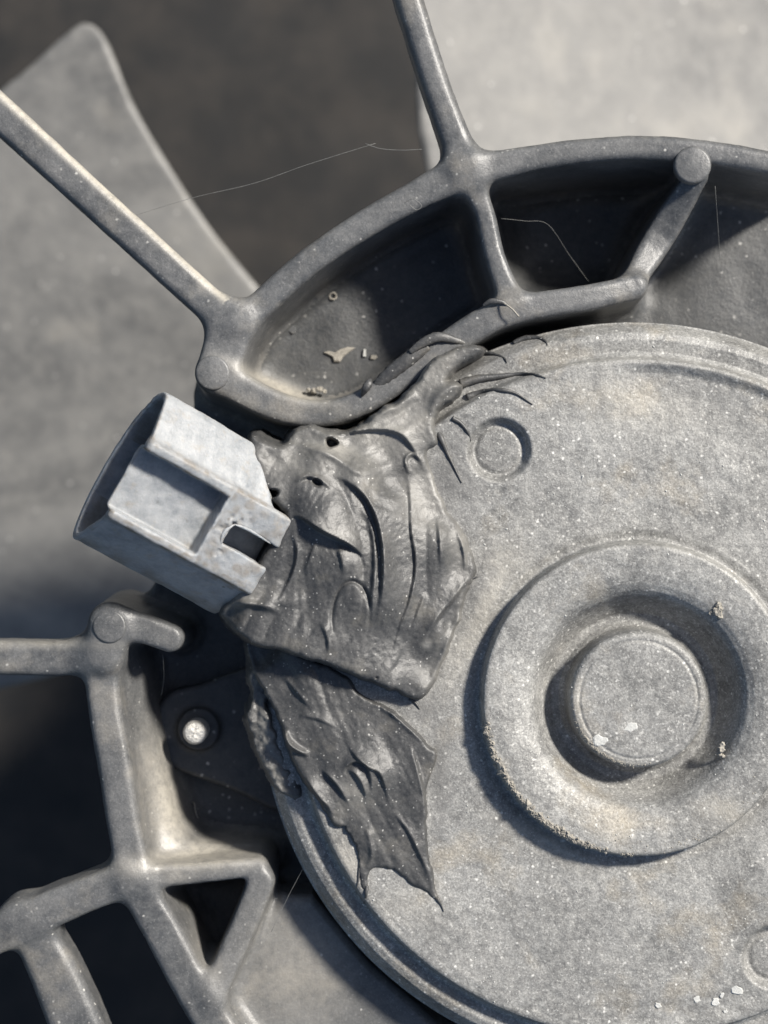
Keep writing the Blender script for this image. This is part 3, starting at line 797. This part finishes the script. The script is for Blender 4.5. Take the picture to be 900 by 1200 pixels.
up_poly = smooth_line(P2([(296, 512), (322, 523), (336, 520), (344, 505), (362, 500), (384, 506), (402, 508), (425, 500), (446, 482), (466, 470), (484, 452), (500, 430), (522, 412), (552, 404), (566, 410), (540, 428), (522, 446), (540, 452), (530, 470), (512, 482), (508, 500), (512, 520), (500, 530), (506, 556), (520, 588), (540, 622), (556, 655), (556, 676), (546, 700), (532, 742), (514, 788), (500, 812), (484, 818), (452, 804), (400, 783), (340, 763), (296, 752), (268, 732), (258, 716), (272, 700), (290, 680), (310, 650), (336, 610), (318, 580), (300, 550)]), 4, True)
up_ctrl = [(338, 605, 40), (322, 585, 44), (305, 540, 40), (296, 515, 30), (320, 530, 30), (300, 690, 34), (262, 716, 12), (300, 735, 34), (350, 755, 40), (400, 775, 38), (450, 798, 32), (484, 814, 20), (400, 660, 42), (350, 650, 34), (330, 690, 34), (450, 600, 26), (420, 560, 30), (380, 540, 34), (500, 640, 20), (550, 670, 8), (540, 730, 9), (515, 780, 12), (520, 590, 6), (500, 560, 4), (450, 520, 7), (410, 512, 8), (370, 510, 14), (350, 512, 12), (480, 460, 5), (520, 430, 4), (545, 410, 3), (430, 700, 40), (500, 740, 22), (470, 560, 9), (440, 500, 7), (380, 600, 44), (360, 580, 46)]
def up_h(x, y):
    sd = poly_sd(x, y, up_poly) + 1.6 * fbm(x, y, 14, 3)
    z = rbf(x, y, up_ctrl)
    lobe = stroke(x, y, [(339, 604), (355, 606), (380, 622), (410, 637), (425, 650), (428, 668)], 17, 1.6, 34, 1)
    z = z + lobe
    z = z + stroke(x, y, [(385, 556), (405, 562), (428, 580), (443, 610), (450, 650), (448, 700), (440, 745)], 15, 3.5, 22, 1)
    z = z + stroke(x, y, [(420, 590), (434, 612), (440, 650), (437, 700), (430, 740)], 7, 3, 14, 1)
    z = z + stroke(x, y, [(474, 545), (480, 575), (482, 620), (487, 660), (481, 700), (467, 740), (458, 785)], 5, 1.6, 16, 1)
    z = z + stroke(x, y, [(512, 603), (515, 640), (516, 670)], 3.5, 1.4, 9, 1)
    z = z + stroke(x, y, [(342, 618), (350, 645), (345, 670), (332, 697), (322, 712)], 5, 1.8, 12, 1)
    z = z + stroke(x, y, [(372, 632), (364, 655), (356, 675)], 3, 1.6, 9, 1)
    z = z + stroke(x, y, [(396, 638), (401, 655), (404, 674)], 4, 1.5, 8, 1)
    z = z + stroke(x, y, [(391, 742), (390, 715), (398, 690), (413, 680), (427, 690), (434, 712), (430, 742)], -4, 2.2)
    z = z + stroke(x, y, [(376, 726), (385, 745), (386, 768)], 4, 1.8, 8, 1)
    z = z + stroke(x, y, [(552, 672), (530, 700), (506, 730), (488, 760)], 5, 2.5, 16, -1)
    z = z + stroke(x, y, [(556, 690), (538, 725), (520, 765), (506, 800)], 5, 4)
    z = z + stroke(x, y, [(535, 620), (543, 645), (545, 668)], 4, 2)
    z = z + stroke(x, y, [(500, 690), (490, 715), (480, 745)], 3, 2, 9, 1)
    z = z + stroke(x, y, [(366, 516), (400, 508), (440, 503), (468, 508), (486, 528), (504, 562)], 9, 2.2, 14, 1)
    z = z + stroke(x, y, [(480, 556), (475, 540), (482, 532), (494, 540)], 4, 2)
    z = z + stroke(x, y, [(345, 568), (362, 558), (384, 568), (392, 580)], 8, 2.2, 12, 1)
    z = z + stroke(x, y, [(335, 520), (380, 530), (410, 548), (430, 560)], 4, 4)
    z = z + stroke(x, y, [(430, 500), (446, 484), (470, 472), (488, 460)], 6, 6)
    z = z + stroke(x, y, [(506, 488), (512, 468), (530, 452), (548, 446)], 6, 6)
    z = z + stroke(x, y, [(518, 484), (534, 474), (556, 462)], 7, 4)
    z = z + stroke(x, y, [(300, 700), (330, 705), (360, 700)], 3, 6)
    z = z + stroke(x, y, [(262, 716), (280, 706), (310, 708), (330, 716)], 7, 4)
    for (a, b, r, dp) in ((388, 519, 7, -26), (322, 578, 9, -26), (372, 566, 6, -8), (550, 686, 3, -8), (441, 792, 3, -4)):
        cx, cy = U(a, b); d = np.hypot(x - cx, (y - cy) * 1.2) + 3.5 * NZ[3](x, y, 8)
        z = z + dp * (1 - sstep(r * 0.5, r, d))
    # smeared striations running down the mass, and lumps
    cx, cy = U(350, 560)
    a = np.arctan2(y - cy, x - cx) * 150
    z = z + sstep(30, 110, np.hypot(x - cx, y - cy)) * (1.3 * NZ[1](a, np.hypot(x - cx, y - cy) * 0.12, 15) + 0.35 * NZ[2](a, np.hypot(x - cx, y - cy) * 0.1, 5))
    fx, fy = U(205, 655); rr_ = np.hypot(x - fx, y - fy); aa_ = np.arctan2(y - fy, x - fx) * 190
    wv = rr_ + 9 * NZ[3](aa_, rr_ * 0.3, 60)
    m1 = sstep(150, 215, rr_) * sstep(2, 16, rbf(x, y, up_ctrl)) * (1 - sstep(120, 190, np.abs(aa_ + 10))) * (1 - 0.85 * sstep(70, 115, y))
    z = z + m1 * (3.8 * np.abs(NZ[0](wv, aa_ * 0.13, 21)) + 0.8 * np.abs(NZ[5](wv, aa_ * 0.12, 8)) - 2)
    m2 = 1 - sstep(150, 200, rr_)
    z = z + m2 * (3.2 * np.abs(NZ[1](x * 0.9 - y * 0.45, (y * 0.9 + x * 0.4) * 0.3, 24)) + 0.6 * np.abs(NZ[2](x * 0.9 - y * 0.45, (y * 0.9 + x * 0.4) * 0.2, 9)) - 2)
    z = z + 1.6 * fbm(x, y, 44, 2, 2) + 0.35 * NZ[4](x, y, 4)
    top = z
    edge = np.clip(-sd, 0, None)
    # rounded rim of the mass
    rad = 7.0
    fall = np.where(edge < rad, rad - np.sqrt(np.maximum(rad ** 2 - (rad - edge) ** 2, 0)), 0)
    mz = motor_z(x, y)
    r = np.hypot(x - MC[0], y - MC[1])
    base = np.where(r < 398, mz - 3, -75.0)
    over = np.clip(sd, 0, None)
    out = np.minimum(top - fall * np.clip((top - base) / 9, 0.2, 1.3), top)
    low = np.maximum(top - fall - over * 9.0, base)
    return np.where(sd < 0, np.maximum(out, base), low)
def up_keep(x, y, H):
    r = np.hypot(x - MC[0], y - MC[1])
    mz = np.where(r < 398, motor_z(x, y), -69.0)
    return H > mz - 2.2
seal_dirt = lambda a, b: blobs(a, b, [(395, 525, 40, 16, 10, 0.8), (350, 510, 22, 14, 0, 0.5), (400, 625, 22, 20, 30, 0.35), (285, 700, 26, 8, -20, 0.5), (500, 754, 5, 5, 0, 0.9), (545, 730, 14, 60, 22, 0.7), (480, 460, 40, 20, -30, 0.35), (540, 640, 16, 40, 0, 0.5), (456, 505, 60, 40, -20, 0.75), (505, 580, 30, 50, 0, 0.65), (500, 440, 50, 26, -30, 0.6), (390, 545, 40, 22, 20, 0.35), (340, 545, 30, 20, 0, 0.4), (520, 780, 14, 40, 15, 0.6)])
sealant = sheet('sealant', 240, 600, 380, 840, 1.5, up_h, up_keep, M['seal'], motor, attrs={'dirt': seal_dirt})
sealant['label'] = 'thick dark grey sealant smeared over the plug neck'

lo_poly = smooth_line(P2([(292, 745), (345, 765), (400, 788), (424, 814), (452, 829), (478, 848), (498, 870), (512, 882), (508, 900), (500, 925), (499, 950), (500, 980), (504, 1010), (511, 1040), (514, 1056), (500, 1046), (480, 1034), (464, 1020), (448, 1016), (434, 1022), (430, 1042), (422, 1036), (420, 1008), (414, 984), (404, 968), (394, 968), (380, 950), (364, 925), (348, 903), (338, 880), (332, 858), (322, 835), (308, 808), (292, 780)]), 4, True)
fl_poly = smooth_line(P2([(292, 770), (304, 792), (312, 830), (324, 868), (338, 900), (352, 930), (345, 944), (326, 930), (308, 900), (293, 868), (288, 838), (296, 815), (290, 795)]), 4, True)
def lo_h(x, y):
    sd = poly_sd(x, y, lo_poly) + 1.3 * fbm(x, y, 11, 3)
    z = rbf(x, y, [(300, 760, -24), (356, 772, 4), (362, 790, 6), (335, 795, -4), (320, 820, -4), (345, 860, 6), (400, 820, 6), (450, 850, 10), (495, 880, 8), (430, 900, 12), (480, 950, 8), (440, 980, 7), (500, 1030, 4), (430, 1020, 3), (380, 930, 6), (345, 890, 3), (400, 870, 10)], 30)
    z = z + stroke(x, y, [(420, 812), (448, 826), (474, 846), (496, 868)], 6, 3.5)
    z = z + stroke(x, y, [(478, 866), (484, 885), (492, 915), (500, 955), (502, 975)], 6, 2.4, 14, -1)
    z = z + stroke(x, y, [(402, 912), (404, 898), (416, 890), (430, 896), (436, 915), (436, 935)], 7, 2.0, 12, 1)
    z = z + stroke(x, y, [(404, 900), (416, 904), (426, 920), (430, 940)], 6, 1.8, 8, 1)
    z = z + stroke(x, y, [(402, 862), (416, 882), (432, 896), (446, 905), (454, 930), (457, 950)], 6, 1.8, 12, 1)
    z = z + stroke(x, y, [(334, 856), (338, 868), (348, 877), (362, 884)], 10, 3.2)
    z = z + stroke(x, y, [(374, 898), (386, 908), (398, 922), (412, 945)], 7, 1.8, 10, 1)
    z = z + stroke(x, y, [(356, 905), (372, 930), (386, 946), (394, 966)], 5, 1.6, 9, 1)
    z = z + stroke(x, y, [(455, 945), (474, 966), (490, 995), (508, 1040)], 4, 1.8, 10, 1)
    z = z + stroke(x, y, [(330, 790), (350, 812), (370, 836)], 4, 2, 10, 1)
    z = z + stroke(x, y, [(346, 836), (375, 842), (402, 856)], 3, 2, 10, 1)
    z = z + stroke(x, y, [(430, 970), (436, 1000), (428, 1020)], 3, 3)
    z = z + stroke(x, y, [(385, 960), (400, 966), (414, 986), (420, 1010), (420, 1034)], 3, 3)
    z = z + 1.3 * fbm(x, y, 30, 3, 1) + 2.6 * np.abs(NZ[2]((x * 0.85 + y * 0.4) + 6 * NZ[5](x, y, 50), (y * 0.85 - x * 0.4) * 0.22, 17)) + 0.5 * np.abs(NZ[0]((x * 0.85 + y * 0.4), (y * 0.85 - x * 0.4) * 0.18, 7)) + 0.3 * NZ[4](x, y, 4)
    edge = np.clip(-sd, 0, None)
    rad = 5.0
    fall = np.where(edge < rad, rad - np.sqrt(np.maximum(rad ** 2 - (rad - edge) ** 2, 0)), 0)
    mz = motor_z(x, y); r = np.hypot(x - MC[0], y - MC[1])
    base = np.where(r < 441, mz - 3, -60.0)
    main = np.where(sd < 0, np.maximum(z - fall, base), np.maximum(z - fall - np.clip(sd, 0, None) * 6, base))
    sf = poly_sd(x, y, fl_poly) + 2.5 * fbm(x, y, 12, 3, 3)
    zf = -19 + 4.0 * fbm(x, y, 15, 4, 2)
    ef = np.clip(-sf, 0, None); ff = np.where(ef < 6, 6 - np.sqrt(np.maximum(36 - (6 - ef) ** 2, 0)), 0)
    fl = np.where(sf < 0, zf - ff, np.maximum(zf - 6 - np.clip(sf, 0, None) * 5, base))
    return np.maximum(main, fl)
def lo_keep(x, y, H):
    r = np.hypot(x - MC[0], y - MC[1])
    return H > np.where(r < 441, motor_z(x, y), -54.0) - 2.0
s2 = sheet('sealant', 270, 540, 735, 1075, 1.4, lo_h, lo_keep, M['seal'], motor, attrs={'dirt': lambda a, b: blobs(a, b, [(318, 880, 14, 60, -15, 0.5), (420, 925, 16, 20, 0, 0.4)])})
s2['label'] = 'dark grey sealant patch torn to points on the motor face'

def strand(pts, z=2.0, name='sealant_strand', flat=0.8, parent=motor):
    q = []
    for (a, b, r) in pts:
        x, y = U(a, b)
        mz = float(motor_z(np.array(x), np.array(y)))
        q.append((x, y, mz + z * 0.5, r))
    return tube(name, q, M['seal'], parent, 8, flat, 6, 0.08)
strand([(540, 449, 6), (560, 443, 5), (585, 440, 3.4), (612, 437, 2.2), (628, 439, 1.4), (640, 443, 0.5)])
strand([(548, 465, 5), (565, 459, 3.6), (585, 457, 2.6), (604, 461, 1.7), (624, 474, 0.6)])
strand([(508, 496, 3.5), (516, 512, 3.6), (523, 528, 2.4), (531, 545, 1.4), (541, 566, 0.5)])
strand([(530, 490, 3), (540, 496, 2.4), (548, 506, 1.6), (552, 517, 0.5)])
strand([(548, 409, 4), (565, 409, 3), (582, 413, 2), (593, 419, 1.2), (595, 424, 0.5)])
strand([(604, 399, 3), (618, 393, 3.4), (633, 393, 2.6), (641, 398, 1.5), (643, 403, 0.5)])
strand([(497, 548, 3.2), (502, 558, 2.4), (507, 567, 0.8)])
strand([(480, 818, 2.5), (487, 824, 1.6), (492, 831, 0.5)])
strand([(430, 1038, 2.5), (429, 1050, 1.4), (426, 1062, 0.5)])
strand([(512, 1052, 2.6), (517, 1060, 1.2), (520, 1068, 0.4)])
strand([(418, 985, 1.6), (422, 1000, 1.4), (420, 1030, 1.2), (418, 1040, 0.4)])
strand([(546, 686, 2.6), (551, 679, 2.0), (560, 676, 0.6)], 3)

# sealant smeared on the shroud arm
def arm_smear(pts, parent=shroud):
    q = [(*U(a, b, zz), zz, r) for (a, b, zz, r) in pts]
    o = tube('sealant_smear', q, M['seal'], parent, 14, 0.55, 7, 0.1); return o
arm_smear([(550, 404, -24, 1.2), (534, 399, -21, 4), (514, 395, -18, 6), (497, 401, -18, 5.5), (480, 413, -19, 3)])
arm_smear([(500, 404, -24, 8), (480, 420, -23, 9), (462, 434, -24, 9), (446, 448, -25, 7), (434, 460, -27, 3)])
arm_smear([(424, 464, -20, 1.5), (428, 456, -15, 4.4), (432, 449, -15, 4.6), (434, 444, -18, 2)])
arm_smear([(566, 358, -20, 1.5), (576, 353, -17, 3.4), (588, 354, -17, 2.6), (596, 358, -19, 1.2)])

# ------------------------------------------------------------------ little things lying about
def crumb(px, py, z, items, label, seed):
    x, y = U(px, py, z)
    it = [(x + a, y + b, z + c, r) for a, b, c, r in items]
    rs_ = random.Random(seed); V = []; F = []
    import bmesh
    bm = bmesh.new()
    for (a, b, c, r) in it:
        g = bmesh.ops.create_icosphere(bm, subdivisions=2, radius=r * S, matrix=Matrix.Translation(((a - x) * S, (b - y) * S, (c - z) * S)))
        for v in g['verts']:
            ctr = Vector(((a - x) * S, (b - y) * S, (c - z) * S))
            v.co = ctr + (v.co - ctr) * rs_.uniform(0.65, 1.25)
    me = bpy.data.meshes.new('mud_crumb'); bm.to_mesh(me); bm.free(); me.materials.append(M['crumb'])
    ob = bpy.data.objects.new('mud_crumb', me); C.objects.link(ob); ob.location = (x * S, y * S, z * S)
    ob['label'] = label; ob['category'] = 'dirt crumb'
    return ob
crumb(840, 716, 24, [(0, 0, 1, 5.5), (2, 7, 1, 4), (4, -6, 0, 4), (-6, -2, -1, 3.2), (3, 2, 4, 3.5)], 'pale mud crumb stuck high on the raised ring, upper right of the boss', 4)
crumb(845, 878, 12, [(0, 0, 3, 4.5), (1, 5, 2, 3.5), (-2, -5, 1, 3.5), (2, -8, 0, 2.5)], 'pale mud crumb in the groove, lower right of the boss', 5)
crumb(371, 458, -166, [(-4, 0, 0, 4), (4, 2, 1, 4), (10, -1, 0, 3), (-10, 1, 0, 2.6)], 'tiny beige crumbs in the bottom corner of the left pocket', 6)

def chip(px, py, z, pts, label, name='chip', cat='chip', m='fleck', th=3):
    o = fleck(px, py, z, pts, name=name, m=M[m], parent=None, th=th); o['label'] = label; o['category'] = cat; return o
zf = FL + 2
chip(396, 416, zf, [(-18, 3), (-12, 5), (-4, 3), (2, 7), (12, 10), (22, 9), (14, 3), (6, -3), (3, -9), (-5, -9), (-8, -2)], 'pale winged flake lying on the floor of the left pocket', 'flake', 'flake', 'crumb', 3)
chip(427, 414, zf, [(-2, -5), (2, -5), (2, 5), (-1, 5)], 'thin white chip standing upright beside the winged flake', 'chip', 'chip')
chip(438, 419, zf, [(-5, -2), (1, -3), (5, 0), (3, 3), (-4, 3)], 'oval grey chip right of the white chip in the left pocket', 'chip', 'chip', 'crumb')
chip(342, 386, zf, irr(6, seed=12), 'dull grey scab near the left wall of the pocket', 'flake', 'flake', 'plastic')
chip(168, 827, -110, [(-2, -6), (2, -5), (3, 5), (-1, 7)], 'white chip on the sloping wall left of the threaded stud', 'chip', 'chip')
# small grommet
x, y = U(390, 347, -174)
rg = thing('ring_washer', 'tiny beige ring lying on the dark floor of the left pocket', 'washer', (x, y, -176))
ring = [(x + 4.2 * math.cos(a), y + 4.2 * math.sin(a), -174, 1.6) for a in np.linspace(0, 2 * math.pi, 15)]
tube('ring', ring, M['crumb'], rg, 6, 1, 1)

def thread(pts, label, r=0.45, cat='cobweb thread', name='cobweb_thread', m='web'):
    q = [(*U(a, b, z), z, r * (0.6 if r < 0.7 else 0.85)) for a, b, z in pts]
    o = tube(name, q, M[m], None, 5, 1, 6, origin=q[0][:3]); o['label'] = label; o['category'] = cat; return o
thread([(150, 255, -60), (225, 232, -55), (297, 215, -50), (360, 193, -45), (440, 168, -40)], 'long cobweb thread crossing the dark gap between the two upper spokes', 0.5)
thread([(428, 168, -50), (445, 174, -46), (470, 176, -43), (494, 175, -40)], 'short cobweb thread joining the upper spoke at its left side', 0.6)
thread([(587, 256, -60), (615, 259, -66), (642, 263, -75), (668, 300, -110), (690, 330, -130)], 'cobweb thread hanging in the middle pocket behind the round pad', 0.4)
thread([(838, 218, -40), (841, 260, -60), (844, 305, -90)], 'vertical cobweb thread in the right pocket under the rim', 0.4)
thread([(355, 1018, -38), (338, 1050, -50), (318, 1092, -58)], 'fine cobweb thread between the motor flange and the lower ribs', 0.45)
thread([(191, 768, -70), (192, 795, -90), (189, 815, -100)], 'fine cobweb thread hanging above the mounting ear', 0.45)
thread([(225, 940, -165), (228, 942, -160), (229, 950, -160), (233, 962, -164)], 'curled pale fibre on the floor below the threaded stud', 1.2, 'fibre', 'fibre', 'crumb')
thread([(474, 238, -6), (484, 233, -3), (494, 241, -4), (488, 246, -5), (480, 240, -3)], 'looped pale hair caught on the upper rim', 0.6, 'fibre', 'fibre')
thread([(590, 355, -14), (600, 362, -8), (608, 371, -10)], 'straw coloured fibre on the arm beside the short rib', 1.3, 'fibre', 'fibre', 'crumb')
